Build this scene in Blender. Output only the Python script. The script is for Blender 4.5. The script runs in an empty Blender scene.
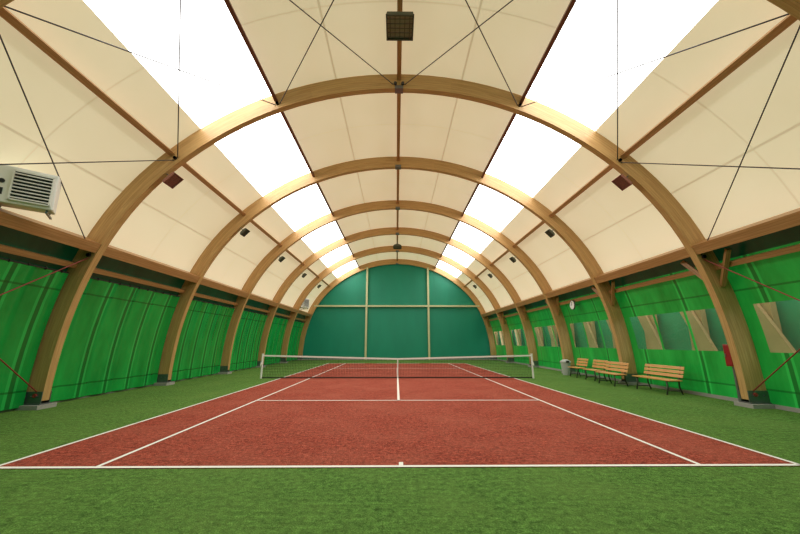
import bpy, math, random
from mathutils import Vector, Matrix
random.seed(4)
S=bpy.context.scene
try:
    S.view_settings.view_transform='Standard'
    S.view_settings.look='None'
except Exception: pass

# ---------------------------------------------------------------- materials
class NT:
    def __init__(s,name):
        s.m=bpy.data.materials.new(name); s.m.use_nodes=True
        s.t=s.m.node_tree; s.t.nodes.clear()
        s.out=s.n('ShaderNodeOutputMaterial')
    def n(s,t,**k):
        x=s.t.nodes.new(t)
        for a,b in k.items(): setattr(x,a,b)
        return x
    def l(s,a,b): s.t.links.new(a,b)
    def setv(s,sock,v):
        if hasattr(v,'links') or hasattr(v,'is_output'): s.l(v,sock)
        else: sock.default_value=v
    def math(s,op,a,b=0.0,c=0.0):
        x=s.n('ShaderNodeMath',operation=op)
        s.setv(x.inputs[0],a); s.setv(x.inputs[1],b)
        s.setv(x.inputs[2],c)
        return x.outputs[0]
    def mix(s,f,a,b,bt='MIX'):
        x=s.n('ShaderNodeMix',data_type='RGBA',blend_type=bt)
        s.setv(x.inputs[0],f); s.setv(x.inputs[6],a); s.setv(x.inputs[7],b)
        return x.outputs[2]
    def noise(s,vec,scale,detail=4,rough=.6):
        x=s.n('ShaderNodeTexNoise'); x.inputs['Scale'].default_value=scale
        x.inputs['Detail'].default_value=detail; x.inputs['Roughness'].default_value=rough
        s.l(vec,x.inputs['Vector']); return x.outputs[0]
    def ramp(s,f,pts):
        x=s.n('ShaderNodeValToRGB'); e=x.color_ramp.elements
        while len(e)<len(pts): e.new(.5)
        for i,(p,c) in enumerate(pts): e[i].position=p; e[i].color=c
        s.l(f,x.inputs[0]); return x.outputs[0]
    def co(s,k='Object'): return s.n('ShaderNodeTexCoord').outputs[k]
    def scalev(s,v,sc):
        x=s.n('ShaderNodeMapping'); x.inputs['Scale'].default_value=sc; s.l(v,x.inputs[0]); return x.outputs[0]
    def bsdf(s,col,rough=.6,metal=0,em=None,es=0,bump=None,bs=.3,bd=.01,spec=.5,alpha=None):
        b=s.n('ShaderNodeBsdfPrincipled')
        s.setv(b.inputs['Base Color'],col); s.setv(b.inputs['Roughness'],rough); s.setv(b.inputs['Metallic'],metal)
        s.setv(b.inputs['Specular IOR Level'],spec)
        if em is not None: s.setv(b.inputs['Emission Color'],em); s.setv(b.inputs['Emission Strength'],es)
        if alpha is not None: s.setv(b.inputs['Alpha'],alpha)
        if bump is not None:
            u=s.n('ShaderNodeBump'); u.inputs['Strength'].default_value=bs; u.inputs['Distance'].default_value=bd
            s.l(bump,u.inputs['Height']); s.l(u.outputs[0],b.inputs['Normal'])
        s.l(b.outputs[0],s.out.inputs[0]); return s.m
def C(r,g,b): # srgb 0-255 -> linear
    f=lambda x:(x/255/12.92) if x/255<=.04045 else ((x/255+.055)/1.055)**2.4
    return (f(r),f(g),f(b),1)
def simple(name,col,rough=.5,metal=0,var=.12,scale=8,em=None,es=0):
    t=NT(name); n=t.noise(t.co(),scale)
    c2=tuple(x*(1-var*2) for x in col[:3])+(1,)
    return t.bsdf(t.mix(n,col,c2),rough,metal,em,es)

def turf(name,a,b,c,patch):
    t=NT(name); o=t.co()
    big=t.noise(o,.7,6,.65); mid=t.noise(o,14,6,.8); fin=t.noise(o,70,3,.85)
    stre=t.noise(t.scalev(o,(1.0,5.0,1)),3.0,5,.7)
    base=t.ramp(fin,[(.3,a),(.5,b),(.7,c)])
    k=t.ramp(mid,[(.36,(.45,.45,.45,1)),(.64,(1.5,1.5,1.5,1))])
    base=t.mix(1,base,k,'MULTIPLY')
    k=t.ramp(stre,[(.35,(.78,.78,.78,1)),(.65,(1.18,1.18,1.18,1))])
    base=t.mix(1,base,k,'MULTIPLY')
    m=t.ramp(big,[(.42,(0,0,0,1)),(.68,(1,1,1,1))])
    base=t.mix(t.math('MULTIPLY',m,.42),base,patch)
    return t.bsdf(base,.95,bump=fin,bs=.8,bd=.02,spec=.1)
M_green=turf('green_turf',C(42,76,22),C(82,122,50),C(134,168,92),C(108,136,66))
M_red=turf('red_turf',C(96,34,24),C(150,64,48),C(202,122,100),C(176,100,80))
M_line=simple('court_line_white',C(240,236,226),.8,0,.1,30)

def wood(name,a,b,lam=True,mult=1):
    t=NT(name); uv=t.co('UV')
    g=t.noise(t.scalev(uv,(1.2,30,1)),1.0,5,.65)
    col=t.ramp(g,[(.3,a),(.7,b)])
    if lam:
        sp=t.n('ShaderNodeSeparateXYZ'); t.l(uv,sp.inputs[0])
        fr=t.math('FRACT',t.math('MULTIPLY',sp.outputs[1],14.0))
        ln=t.math('LESS_THAN',fr,.12)
        col=t.mix(t.math('MULTIPLY',ln,.35),col,tuple(x*.45 for x in a[:3])+(1,))
        w=t.n('ShaderNodeTexWhiteNoise',noise_dimensions='2D')
        cb=t.n('ShaderNodeCombineXYZ')
        t.l(t.math('FLOOR',t.math('MULTIPLY',sp.outputs[0],.45)),cb.inputs[0])
        t.l(t.math('FLOOR',t.math('MULTIPLY',sp.outputs[1],14.0)),cb.inputs[1])
        t.l(cb.outputs[0],w.inputs[0])
        col=t.mix(t.math('MULTIPLY',w.outputs[0],.25),col,tuple(x*.6 for x in a[:3])+(1,))
    return t.bsdf(col,.4,bump=g,bs=.12,bd=.004)
M_wood=wood('glulam_timber',C(180,134,78),C(212,174,116))
M_purlin=wood('purlin_timber',C(162,114,66),C(196,150,98))
M_backlit=wood('backlit_purlin_timber',C(92,50,34),C(122,74,50),False)  # backlit look against the white bands put into a darker timber colour
M_pale=wood('pale_frame_timber',C(176,176,130),C(206,204,160),False)
M_slat=wood('bench_timber',C(186,126,60),C(222,168,98),False)

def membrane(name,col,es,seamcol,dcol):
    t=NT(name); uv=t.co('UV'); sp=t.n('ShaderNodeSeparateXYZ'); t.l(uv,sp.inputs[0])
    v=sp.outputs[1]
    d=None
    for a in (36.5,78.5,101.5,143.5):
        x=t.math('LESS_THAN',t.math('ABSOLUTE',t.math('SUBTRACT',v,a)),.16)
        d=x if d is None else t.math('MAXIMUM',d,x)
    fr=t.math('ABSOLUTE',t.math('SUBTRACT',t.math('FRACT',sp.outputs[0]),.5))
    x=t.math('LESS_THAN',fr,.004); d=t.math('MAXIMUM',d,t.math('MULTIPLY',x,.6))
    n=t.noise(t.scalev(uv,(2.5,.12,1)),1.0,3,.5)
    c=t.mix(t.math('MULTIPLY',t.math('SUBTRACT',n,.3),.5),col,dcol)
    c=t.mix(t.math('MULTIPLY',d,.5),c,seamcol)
    return t.bsdf(C(216,212,190),.6,0,c,es)  # emission stands in for daylight passing through the translucent fabric
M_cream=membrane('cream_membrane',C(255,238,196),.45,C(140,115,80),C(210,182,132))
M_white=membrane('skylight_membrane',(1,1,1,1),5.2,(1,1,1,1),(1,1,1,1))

def tarp(name,a,b,es,panel=None,bs=.25,lines=(3.05,.45),rough=.3,noi=1.0,seam=.055):
    t=NT(name); uv=t.co('UV'); sp=t.n('ShaderNodeSeparateXYZ'); t.l(uv,sp.inputs[0])
    n=t.noise(t.scalev(uv,(1.8,.5,1)),noi,4,.6)
    c=t.ramp(n,[(.3,a),(.7,b)])
    dk=tuple(x*.3 for x in a[:3])+(1,)
    lt=tuple(min(1,x*1.6+.02) for x in b[:3])+(1,)
    if panel:
        fr=t.math('MULTIPLY',t.math('ABSOLUTE',t.math('SUBTRACT',t.math('FRACT',t.math('MULTIPLY',sp.outputs[0],1/panel)),.5)),panel)
        c=t.mix(t.math('MULTIPLY',t.math('LESS_THAN',fr,seam*2.2),.35),c,lt)
        c=t.mix(t.math('MULTIPLY',t.math('LESS_THAN',fr,seam),.75),c,dk)
        for z in lines:
            e=t.math('LESS_THAN',t.math('ABSOLUTE',t.math('SUBTRACT',sp.outputs[1],z)),.025)
            c=t.mix(t.math('MULTIPLY',e,.6),c,dk)
    bn=t.noise(t.scalev(uv,(2,.7,1)),1.2,3,.5)
    return t.bsdf(c,rough,0,c,es,bump=bn,bs=bs,bd=.06)  # own colour emitted weakly to imitate daylight through translucent PVC
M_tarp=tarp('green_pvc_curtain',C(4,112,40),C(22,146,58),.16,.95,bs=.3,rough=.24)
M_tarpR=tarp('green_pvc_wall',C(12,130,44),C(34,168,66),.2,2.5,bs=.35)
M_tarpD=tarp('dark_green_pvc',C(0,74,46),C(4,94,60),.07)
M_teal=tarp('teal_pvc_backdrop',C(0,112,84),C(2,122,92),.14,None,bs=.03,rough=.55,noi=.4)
M_steel=simple('galvanised_steel',C(130,132,134),.4,.8)
M_conc=simple('concrete',C(165,163,154),.9,0,.15,20)
M_cable=simple('steel_cable',C(70,64,64),.5,.2)
M_redc=simple('red_strap',C(150,50,44),.6,0)
M_whitep=simple('white_enamel',C(240,240,234),.4,0,.04)
M_dark=simple('dark_plastic',C(30,32,32),.5,0,.2)
M_olive=simple('lamp_housing_olive',C(86,90,74),.5,.2,.1)
M_brownl=simple('lamp_housing_brown',C(150,96,82),.5,.1,.1)
M_redb=simple('red_enamel',C(150,20,22),.4,0,.1)
M_lens=simple('lamp_glass',C(170,170,150),.2,0,.1)
M_net=simple('net_cord',C(22,30,26),.8,0,.1)
M_tape=simple('net_tape',C(240,240,234),.8,0,.04)
M_bin=simple('bin_grey',C(182,186,178),.5,0,.1)
M_cast=simple('cast_iron_green',C(70,76,60),.5,.3,.1)
M_out=simple('outside_timber',C(206,160,112),.8,0,.2,2)
M_outg=simple('outside_teal_fence',C(52,158,112),.8,0,.2,2)
M_gnd=simple('outside_gravel',C(120,112,96),.9,0,.2,3)
t=NT('window_clear_pvc')
gl=t.n('ShaderNodeBsdfGlossy'); gl.inputs['Roughness'].default_value=.08
tr=t.n('ShaderNodeBsdfTransparent'); tr.inputs[0].default_value=(.86,.97,.86,1)
df=t.n('ShaderNodeBsdfDiffuse'); df.inputs[0].default_value=C(130,180,130)
m1=t.n('ShaderNodeMixShader'); m1.inputs[0].default_value=.05; t.l(tr.outputs[0],m1.inputs[1]); t.l(gl.outputs[0],m1.inputs[2])
m2=t.n('ShaderNodeMixShader'); t.l(t.math('MULTIPLY',t.noise(t.co(),1.5),.22),m2.inputs[0]); t.l(m1.outputs[0],m2.inputs[1]); t.l(df.outputs[0],m2.inputs[2])
t.l(m2.outputs[0],t.out.inputs[0]); M_win=t.m

# ---------------------------------------------------------------- mesh builder
class MB:
    def __init__(s): s.v=[];s.f=[];s.mi=[];s.uv=[]
    def quad(s,pts,m=0,uv=None):
        b=len(s.v); s.v+= [tuple(p) for p in pts]; s.f.append(tuple(range(b,b+len(pts)))); s.mi.append(m)
        s.uv.append(uv or [(0,0)]*len(pts))
    def obox(s,c,ax,ay,az,m=0):
        c=Vector(c);ax=Vector(ax);ay=Vector(ay);az=Vector(az)
        L=ax.length;W=ay.length;H=az.length
        P=lambda i,j,k:c+ax*i+ay*j+az*k
        for k in(-1,1):
            s.quad([P(-1,-k,k),P(1,-k,k),P(1,k,k),P(-1,k,k)],m,[(-L,-W),(L,-W),(L,W),(-L,W)])
        for j in(-1,1):
            s.quad([P(-1,j,-j),P(-1,j,j),P(1,j,j),P(1,j,-j)],m,[(-L,-H),(-L,H),(L,H),(L,-H)])
        for i in(-1,1):
            s.quad([P(i,-i,-1),P(i,i,-1),P(i,i,1),P(i,-i,1)],m,[(-W,-H),(W,-H),(W,H),(-W,H)])
    def box(s,x0,x1,y0,y1,z0,z1,m=0):
        c=((x0+x1)/2,(y0+y1)/2,(z0+z1)/2)
        e=[(x1-x0)/2,(y1-y0)/2,(z1-z0)/2]
        k=e.index(max(e)); A=[Vector((e[0],0,0)),Vector((0,e[1],0)),Vector((0,0,e[2]))]
        s.obox(c,A[k],A[(k+1)%3],A[(k+2)%3],m)
    def beam(s,a,b,w,h,up=(0,0,1),m=0):
        a=Vector(a);b=Vector(b);d=(b-a);u=Vector(up);d1=d.normalized()
        u=(u-d1*u.dot(d1)).normalized();r=d1.cross(u)
        s.obox((a+b)/2,d/2,r*w/2,u*h/2,m)
    def tube(s,pts,r,m=0,n=8,caps=True):
        pts=[Vector(p) for p in pts]; rings=[]
        rr=r if isinstance(r,(list,tuple)) else [r]*len(pts)
        for i,p in enumerate(pts):
            d=(pts[min(i+1,len(pts)-1)]-pts[max(i-1,0)]).normalized()
            a=Vector((0,0,1)) if abs(d.z)<.9 else Vector((1,0,0))
            u=d.cross(a).normalized();w=d.cross(u)
            rings.append([p+(u*math.cos(2*math.pi*k/n)+w*math.sin(2*math.pi*k/n))*rr[i] for k in range(n)])
        b=len(s.v)
        for R in rings: s.v+=[tuple(x) for x in R]
        for i in range(len(rings)-1):
            for k in range(n):
                q=(k+1)%n
                s.f.append((b+i*n+k,b+i*n+q,b+(i+1)*n+q,b+(i+1)*n+k)); s.mi.append(m); s.uv.append([(0,0)]*4)
        if caps:
            s.f.append(tuple(b+k for k in range(n))); s.mi.append(m); s.uv.append([(0,0)]*n)
            e=b+(len(rings)-1)*n
            s.f.append(tuple(e+n-1-k for k in range(n))); s.mi.append(m); s.uv.append([(0,0)]*n)
    def make(s,name,mats,smooth=False,parent=None,bevel=0,mat_world=None,fixn=True):
        import bmesh
        me=bpy.data.meshes.new(name); me.from_pydata(s.v,[],s.f)
        for x in mats: me.materials.append(x)
        uvl=me.uv_layers.new(name='UVMap'); i=0
        for p,mi,uv in zip(me.polygons,s.mi,s.uv):
            p.material_index=mi; p.use_smooth=smooth
            for k in range(len(uv)): uvl.data[p.loop_start+k].uv=uv[k]
        bm=bmesh.new(); bm.from_mesh(me)
        bmesh.ops.remove_doubles(bm,verts=bm.verts,dist=1e-5)
        if fixn: bmesh.ops.recalc_face_normals(bm,faces=bm.faces)
        bm.to_mesh(me); bm.free()
        ob=bpy.data.objects.new(name,me); S.collection.objects.link(ob)
        if parent: ob.parent=parent
        if bevel:
            b=ob.modifiers.new('bevel','BEVEL'); b.width=bevel; b.segments=2; b.limit_method='ANGLE'
        if mat_world is not None: ob.matrix_world=mat_world
        return ob
def empty(name,loc=(0,0,0),rz=0):
    e=bpy.data.objects.new(name,None); S.collection.objects.link(e); e.location=loc; e.rotation_euler=(0,0,rz)
    e.empty_display_size=.2; return e

# ---------------------------------------------------------------- hall profile
def sstep(x): x=max(0,min(1,x)); return x*x*(3-2*x)
def R(phi):
    p=phi if phi<=90 else 180-phi
    return 9.38+.38*sstep(p/42)-.04*sstep((p-42)/48)
def P(phi,dr=0,y=0):
    a=math.radians(phi); r=R(phi)+dr
    return Vector((r*math.cos(a),y,r*math.sin(a)))
MEM=.27
Y0=-.43; ARCH=[Y0+5*i for i in range(8)]; YA,YB=-.6,34.75

# floor
b=MB(); b.quad([(-9.9,YA-.2,0),(9.9,YA-.2,0),(9.9,YB+.2,0),(-9.9,YB+.2,0)]); b.make('floor',[M_green])
CY0=5.15; L=23.77; DW=10.97/2; SW=8.23/2; NY=CY0+L/2
b=MB(); b.box(-DW,DW,CY0,CY0+L,0,.006); b.make('tennis_court_surface',[M_red])
b=MB(); z0,z1=.006,.011
def ln(x0,x1,y0,y1): b.quad([(x0,y0,z1),(x1,y0,z1),(x1,y1,z1),(x0,y1,z1)])
ln(-DW,DW,CY0,CY0+.07); ln(-DW,DW,CY0+L-.12,CY0+L)
for s in(-1,1):
    ln(s*DW-.03,s*DW+.03,CY0,CY0+L); ln(s*SW-.03,s*SW+.03,CY0+.07,CY0+L)
ln(-SW,SW,NY-6.4,NY-6.33); ln(-SW,SW,NY+6.33,NY+6.4); ln(-.035,.035,NY-6.4,NY+6.4)
ln(-.03,.03,CY0+.07,CY0+.2); ln(-.03,.03,CY0+L-.3,CY0+L-.1)
b.make('court_line_markings',[M_line],fixn=False)

# arches
roots=[]
for y in ARCH:
    b=MB(); N=64; w=.1; h=.26
    ph=[1.2+(180-2.4)*i/N for i in range(N+1)]
    s=0;prev=None;sec=[]
    for p in ph:
        c=P(p)
        if prev is not None: s+=(c-prev).length
        prev=c
        sec.append((P(p,-h,y-w),P(p,h,y-w),P(p,h,y+w),P(p,-h,y+w),s))
    vs=[-h,h,h+2*w,3*h+2*w,3*h+4*w]
    for i in range(N):
        A=sec[i];B=sec[i+1]
        for k in range(4):
            q=(k+1)%4
            b.quad([A[k],A[q],B[q],B[k]],0,[(A[4],vs[k]),(A[4],vs[k+1]),(B[4],vs[k+1]),(B[4],vs[k])])
    b.quad(list(sec[0][:4])); b.quad(list(sec[-1][:4]))
    root=empty('timber_arch',(0,0,0)); roots.append(root)
    b.make('glulam_rib',[M_wood],parent=root)
    b=MB()
    for sgn in(-1,1):
        x=9.38*sgn
        b.box(x-.34,x+.34,y-.26,y+.26,0,.1,1)
        b.box(x-.29,x+.29,y-.16,y+.16,.1,.13,0)
        for q in(-1,1): b.box(x-.27,x+.27,y+q*.115-.01,y+q*.115+.01,.13,.42,0)
        for q in(-1,1):
            for t_ in(-.15,0,.15): b.tube([(x+t_,y+q*.12,.3),(x+t_,y+q*.15,.3)],.022,0,6)
    b.make('steel_foot_shoes',[M_steel,M_conc],parent=root)
    b=MB(); v=P(90,-.26,y); b.box(-.13,.13,y-.12,y+.12,v.z-.015,v.z+.1); b.make('ridge_plate',[M_steel],parent=root)

# purlins
def purlin(phi,w,h,mat,dr=None,name='roof_purlin'):
    b=MB()
    for i in range(7):
        ya,yb=ARCH[i]+.1,ARCH[i+1]-.1
        d=MEM-.03-h/2 if dr is None else dr
        a=P(phi,d,ya);e=P(phi,d,yb); r=math.radians(phi)
        b.beam(a,e,w,h,(math.cos(r),0,math.sin(r)))
    b.make(name,[mat])
purlin(90,.13,.2,M_purlin)
for p in(67,113): purlin(p,.1,.26,M_backlit)
for p in(46.5,133.5): purlin(p,.14,.22,M_purlin)
for p in(26.6,153.4): purlin(p,.28,.42,M_purlin,-.03,name='eave_beam')
for p in(22.6,157.4): purlin(p,.14,.14,M_purlin,.14,name='curtain_rail_timber')

# membrane ceiling
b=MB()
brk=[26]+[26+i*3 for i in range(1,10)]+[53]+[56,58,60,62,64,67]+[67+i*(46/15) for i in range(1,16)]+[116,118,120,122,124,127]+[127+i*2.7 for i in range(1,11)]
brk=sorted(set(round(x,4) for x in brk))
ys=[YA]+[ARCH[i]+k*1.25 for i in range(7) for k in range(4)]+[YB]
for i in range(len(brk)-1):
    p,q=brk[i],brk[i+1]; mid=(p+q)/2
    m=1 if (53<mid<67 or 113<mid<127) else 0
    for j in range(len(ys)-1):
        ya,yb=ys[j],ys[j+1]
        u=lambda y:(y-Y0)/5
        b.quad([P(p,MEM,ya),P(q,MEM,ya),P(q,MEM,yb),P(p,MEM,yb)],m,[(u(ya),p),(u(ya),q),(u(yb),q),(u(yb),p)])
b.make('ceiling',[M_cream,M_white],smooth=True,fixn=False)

# side walls
def phi_z(z,dr):
    lo,hi=0,40
    for _ in range(40):
        m=(lo+hi)/2
        if P(m,dr).z<z: lo=m
        else: hi=m
    return lo
def wallrows(side,zs,cols,hole,name,mats,matf):
    b=MB()
    for i in range(len(zs)-1):
        pa,pb=phi_z(zs[i],MEM),phi_z(zs[i+1],MEM)
        for j in range(len(cols)-1):
            zm=(zs[i]+zs[i+1])/2; ym=(cols[j]+cols[j+1])/2
            if hole and hole(ym,zm): continue
            A=[P(pa,MEM,cols[j]),P(pa,MEM,cols[j+1]),P(pb,MEM,cols[j+1]),P(pb,MEM,cols[j])]
            if side<0: A=[Vector((-v.x,v.y,v.z)) for v in A]
            b.quad(A,matf(zm),[(cols[j],zs[i]),(cols[j+1],zs[i]),(cols[j+1],zs[i+1]),(cols[j],zs[i+1])])
    return b.make(name,mats,smooth=False)
zs=[0,.5,1.0,1.4,1.8,2.2,2.65,3.0,3.45,3.9,4.5]
wins=[]
for y in ARCH[:-1]:
    wins+= [(y+.45,y+1.75),(y+1.85,y+3.15),(y+3.25,y+4.55)]
cols=sorted(set([YA,YB]+[a for w_ in wins for a in w_]))
hole=lambda y,z: 1.4<z<2.65 and any(a<y<c for a,c in wins)
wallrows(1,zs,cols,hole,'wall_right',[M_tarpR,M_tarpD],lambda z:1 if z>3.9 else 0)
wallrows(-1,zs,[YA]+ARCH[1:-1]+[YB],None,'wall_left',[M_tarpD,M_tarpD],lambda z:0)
for k,(a,c) in enumerate(wins):
    b=MB(); zz=[1.4,1.8,2.2,2.65]
    for i in range(3):
        p,q=phi_z(zz[i],MEM),phi_z(zz[i+1],MEM)
        b.quad([P(p,MEM,a),P(p,MEM,c),P(q,MEM,c),P(q,MEM,a)])
    b.make('window_%d'%(k+1),[M_win])

# left curtains: one per bay, pleated
for i in range(7):
    b=MB(); ya,yb=ARCH[i]+.16,ARCH[i+1]-.16; n=80; zz=[.06,.45,.9,1.5,2.1,2.7,3.1,3.5]
    ph=random.random()*6
    def pt(y,z):
        p=phi_z(z,MEM-.12)
        wv=.03*math.sin(y*6.6+ph)+.014*math.sin(y*13+ph*2+z*.4)
        v=P(p,MEM-.12-.02+wv,y); return Vector((-v.x,v.y,v.z))
    for a in range(n):
        y1=ya+(yb-ya)*a/n;y2=ya+(yb-ya)*(a+1)/n
        for k in range(len(zz)-1):
            b.quad([pt(y1,zz[k]),pt(y2,zz[k]),pt(y2,zz[k+1]),pt(y1,zz[k+1])],0,[(y1,zz[k]),(y2,zz[k]),(y2,zz[k+1]),(y1,zz[k+1])])
    b2=[pt(ya,3.52),pt(yb,3.52)]
    root=empty('pleated_tarp_curtain'); b.make('fabric',[M_tarp],smooth=True,parent=root,fixn=False)
    c=MB(); c.tube(b2,.02,0,6)
    for k in range(11):
        p_=b2[0].lerp(b2[1],(k+.5)/11); c.tube([p_+Vector((0,-.012,-.0)),p_+Vector((0,.012,-.0))],.04,0,8)
    c.make('rope_and_rings',[M_cable],parent=root)

# end walls
def endwall(y,name,mat):
    b=MB()
    n=60
    top=[P(180*i/n,MEM-.01,y) for i in range(n+1)]
    for i in range(n):
        a,c=top[i],top[i+1]
        b.quad([(a.x,y,0),(c.x,y,0),c,a],0,[(a.x,0),(c.x,0),(c.x,c.z),(a.x,a.z)])
    return b.make(name,[mat])
endwall(YB,'wall_back',M_teal); endwall(YA,'wall_front',M_teal)
b=MB()
def hz(x): return math.sqrt(9.7**2-x*x)
for x in(-3.03,3.12): b.box(x-.09,x+.09,YB-.28,YB-.02,0,hz(x)-.1)
b.box(-8.2,8.2,YB-.3,YB-.03,5.1,5.26)
b.make('end_frame_posts',[M_pale],parent=roots[7])
b=MB()
b.box(-9.6,9.6,YB-.06,YB-.01,0,.12); b.make('baseboard_back',[M_conc])
for s_,nm in((-1,'left'),(1,'right')):
    b=MB(); x=9.62*s_; b.box(x-.02,x+.02,YA,YB,0,.1); b.make('baseboard_'+nm,[M_conc])

# knee braces between right-hand arches and eave beam
for k_,y in enumerate(ARCH):
    if k_==0: continue
    b=MB()
    for q in(-1,1):
        if y+q*.8>YB: continue
        a=P(19.5,.02,y+q*.1); e=P(25.0,.02,y+q*.75)
        b.beam(a,e,.1,.12)
    b.make('knee_brace',[M_purlin],parent=roots[k_])

# bracing cables
def node(y,phi,s): 
    v=P(phi,-.1,y); return Vector((v.x*s,v.y,v.z))
def cables(ya,yb,panels,mat,name,par):
    for s in(-1,1):
        for p,q in panels:
            b=MB()
            b.tube([node(ya,p,s),node(yb,q,s)],.014,0,6); b.tube([node(ya,q,s),node(yb,p,s)],.014,0,6)
            for nd in(node(yb,p,s),node(yb,q,s)):
                b.tube([nd+Vector((0,-.16,0)),nd+Vector((0,.02,0))],.05,0,8)
            b.make(name,[mat],parent=par)
cables(ARCH[1],ARCH[2],[(89.3,67),(67,46.5),(46.5,25)],M_cable,'bracing_cable',roots[2])
cables(ARCH[1],ARCH[2],[(25,2)],M_redc,'bracing_strap',roots[2])

# ---------------------------------------------------------------- net
net=empty('tennis_net',(0,NY,0)); HW=6.4
def top(x): return 1.07-(1.07-.914)*(1-abs(x)/HW)
b=MB(); sp=.075; n=int(2*HW/sp)
for i in range(n+1):
    x=-HW+i*sp
    b.quad([(x-.0045,0,.03),(x+.0045,0,.03),(x+.0045,0,top(x)),(x-.0045,0,top(x))])
for k in range(1,14):
    f=k/14
    for a,c in((-HW,0),(0,HW)):
        za,zc=.03+(top(a)-.03)*f,.03+(top(c)-.03)*f
        b.quad([(a,.002,za-.0045),(c,.002,zc-.0045),(c,.002,zc+.0045),(a,.002,za+.0045)])
b.make('mesh_cords',[M_net],parent=net,fixn=False)
b=MB()
for a,c in((-HW,0),(0,HW)):
    b.beam((a,0,top(a)-.03),(c,0,top(c)-.03),.02,.07)
b.box(-.025,.025,-.015,.015,.012,.9)
b.make('top_tape_and_centre_strap',[M_tape],parent=net)
b=MB(); b.box(-HW,HW,-.008,.008,.012,.06)
b.make('bottom_band',[M_net],parent=net)
b=MB()
for s in(-1,1):
    b.tube([(s*HW,0,0),(s*HW,0,1.1)],.045,0,12); b.tube([(s*HW,0,1.1),(s*HW,0,1.13)],.055,0,12)
    b.box(s*HW-.03,s*HW+.03,-.1,-.04,.6,.75); b.tube([(s*HW,-.1,.68),(s*HW,-.2,.68),(s*HW,-.2,.58)],.012,0,6)
b.make('posts',[M_whitep],parent=net)

# ---------------------------------------------------------------- benches
def bench(x,y,rz,Lb=1.9):
    r=empty('park_bench',(x,y,0),rz)
    b=MB()
    for k in range(4): yy=.38-k*.115; b.box(-Lb/2,Lb/2,yy-.045,yy+.045,.43,.465)
    for k in range(3):
        z=.58+k*.125; yy=-.05-k*.04
        b.obox((0,yy,z),(Lb/2,0,0),(0,.014,-.003),(0,-.014,.045))
    b.make('slats',[M_slat],parent=r,bevel=.006)
    b=MB()
    for xx in(-Lb/2+.18,Lb/2-.18):
        b.tube([(xx,.42,0),(xx,.36,.22),(xx,.38,.42)],.025,0,8)
        b.tube([(xx,-.1,0),(xx,-.02,.25),(xx,-.03,.44),(xx,-.17,.9)],.025,0,8)
        b.tube([(xx,.4,.42),(xx,0,.42)],.022,0,8)
        b.tube([(xx,.39,.12),(xx,-.06,.12)],.016,0,8)
    b.make('metal_frame',[M_cast],parent=r,smooth=True)
bench(9.1,12.45,math.pi/2,1.8); bench(8.72,14.4,math.pi/2,1.4); bench(9.0,16.1,math.pi/2,1.1); bench(9.0,17.6,math.pi/2,1.0)
# waste bin
r=empty('waste_bin',(8.8,18.75,0)); b=MB()
b.tube([(0,0,0),(0,0,.05),(0,0,.6),(0,0,.62)],[.17,.18,.24,.25],0,20); b.make('body',[M_bin],parent=r,smooth=False)
b=MB(); b.tube([(0,0,.62),(0,0,.68),(0,0,.78)],[.265,.265,.12],0,20); b.box(-.08,.08,-.27,-.2,.63,.72,1); b.make('swing_lid',[M_bin,M_dark],parent=r)

# red cabinet on right
r=empty('fire_extinguisher_cabinet',(9.33,9.93,1.0)); b=MB()
b.box(-.1,.1,-.12,.12,0,.6,0); b.box(-.115,-.1,-.1,.1,.03,.57,0); b.box(-.13,-.115,.05,.08,.25,.35,1)
b.make('red_box',[M_redb,M_steel],parent=r,bevel=.01)
b=MB(); b.box(-.03,.03,-.03,.03,-1.0,0); b.box(-.1,.1,-.1,.1,-1.0,-.97); b.make('stand_post',[M_steel],parent=r)
# clock
v=P(21.5,-.02,17.5); r=empty('wall_clock',v); b=MB()
b.tube([(0,0,0),(-.06,0,0)],.24,0,28); b.tube([(-.06,0,0),(-.065,0,0)],.21,1,28)
b.box(-.075,-.066,-.01,.01,0,.16,2); b.box(-.075,-.066,0,.11,-.01,.01,2)
b.make('dial_and_hands',[M_steel,M_whitep,M_dark],parent=r)
b=MB(); b.box(0,.3,-.02,.02,-.02,.02); b.make('bracket',[M_steel],parent=r)

# ---------------------------------------------------------------- heaters
def heater(loc,rz,tilt,sc):
    r=empty('unit_heater',loc,0)
    r.rotation_euler=(tilt,0,rz); r.scale=(sc,sc,sc)
    b=MB()
    b.box(-.5,.5,-.02,.6,-.42,.42)
    b.make('casing',[M_whitep],parent=r,bevel=.03)
    b=MB(); b.box(-.2,.42,-.035,-.02,-.32,.32); b.make('louvre_recess',[M_dark],parent=r)
    b=MB()
    for k in range(8):
        z=-.27+k*.077; b.obox((.11,-.06,z),(.3,0,0),(0,.035,.018),(0,-.003,.006))
    b.box(-.22,-.19,-.08,-.02,-.34,.34);b.box(.41,.44,-.08,-.02,-.34,.34)
    b.box(-.22,.44,-.08,-.02,.31,.34);b.box(-.22,.44,-.08,-.02,-.34,-.31)
    b.make('louvres',[M_whitep],parent=r)
    b=MB(); b.tube([(-.36,-.02,.05),(-.36,-.04,.05)],.05,0,16); b.box(-.4,-.32,-.03,-.02,-.25,-.1); b.make('control_panel',[M_dark],parent=r)
    b=MB()
    for xx in(-.4,.4):
        b.box(xx-.02,xx+.02,0,.9,-.5,-.46); b.beam((xx,.5,-.48),(xx,.95,-.1),.03,.03)
        b.box(xx-.02,xx+.02,.05,.09,-.46,-.42)
    b.make('wall_brackets',[M_steel],parent=r)
heater((-7.98,6.95,4.88),math.radians(40),math.radians(6),.95)
heater((-8.0,30.2,5.0),math.radians(60),0,1.0)

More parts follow.
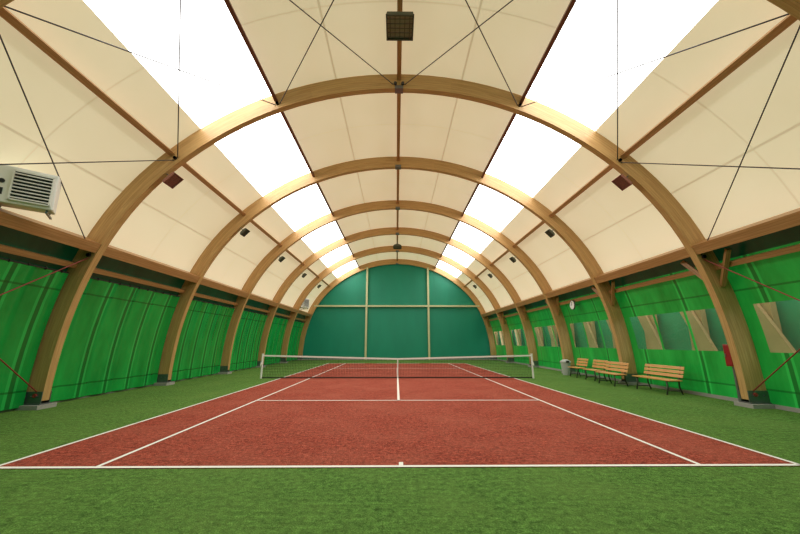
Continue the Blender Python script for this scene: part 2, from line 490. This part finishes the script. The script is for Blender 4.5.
# ---------------------------------------------------------------- luminaires
def lamp(loc,rot,sc,mat,rod=None,name='floodlight',par=None):
    r=empty(name,loc); r.rotation_euler=rot; r.scale=(sc,)*3
    if par: r.parent=par
    b=MB()
    def fr(z,h1,h2): return [(-h1,-h2,z),(h1,-h2,z),(h1,h2,z),(-h1,h2,z)]
    A=fr(-.1,.36,.36);B=fr(.04,.34,.34);Cc=fr(.2,.16,.16)
    for U,V in((A,B),(B,Cc)):
        for k in range(4): q=(k+1)%4; b.quad([U[k],U[q],V[q],V[k]])
    b.quad(Cc)
    b.make('housing',[mat],parent=r)
    b=MB(); b.quad(fr(-.06,.34,.34)); b.make('lens',[M_lens if name!='floodlight' else mat],parent=r)
    b=MB()
    for k in range(5):
        t_=-.26+k*.13; b.box(t_-.008,t_+.008,-.35,.35,-.115,-.1); b.box(-.35,.35,t_-.008,t_+.008,-.125,-.11)
    for s in(-1,1): b.box(s*.35-.02,s*.35+.02,-.37,.37,-.12,-.08); b.box(-.37,.37,s*.35-.02,s*.35+.02,-.12,-.08)
    b.make('guard_grid',[M_olive if name!='floodlight' else mat],parent=r)
    b=MB(); b.tube([(0,0,.2),(0,0,.2+(rod or .3))],.03,0,8); b.box(-.2,.2,-.03,.03,.19,.23); b.make('stem',[M_steel],parent=r)
for y in(7.0,27.0): lamp((0,y,9.2),(math.radians(-4),0,0),.9,M_olive,.25,'high_bay_lamp')
for i in range(2,7):
    for s in(-1,1):
        v=P(43.5,-.52,ARCH[i]-.02)
        lamp((v.x*s,v.y,v.z),(0,s*math.radians(46),0),.58 if i==2 else .5,M_brownl if i==2 else M_olive,.25)

# ---------------------------------------------------------------- outside
b=MB(); b.quad([(9.95,-15,-.02),(40,-15,-.02),(40,50,-.02),(9.95,50,-.02)]); b.make('outside_ground',[M_gnd])
b=MB()
for k in range(22):
    y=-2+k*2.6; b.box(11.9,12.1,y,y+.7,0,3.2,0); b.beam((11.8,y-.8,.2),(11.8,y+.8,3.4),.5,.12,(1,0,0),0)
b.box(12.3,12.4,-6,58,0,3.6,1); b.make('outdoor_fence',[M_out,M_outg])

# world + camera
w=bpy.data.worlds.new('World'); S.world=w; w.use_nodes=True
bg=w.node_tree.nodes['Background']; bg.inputs[0].default_value=(.9,.94,1,1); bg.inputs[1].default_value=2.2
cam=bpy.data.cameras.new('camera'); co=bpy.data.objects.new('camera',cam); S.collection.objects.link(co)
cam.sensor_width=36; cam.lens=347/800*36; cam.clip_start=.05; cam.clip_end=200
co.location=(-.07,0,1.655); co.rotation_euler=(math.radians(90+12.25),0,math.radians(-.6))
S.camera=co
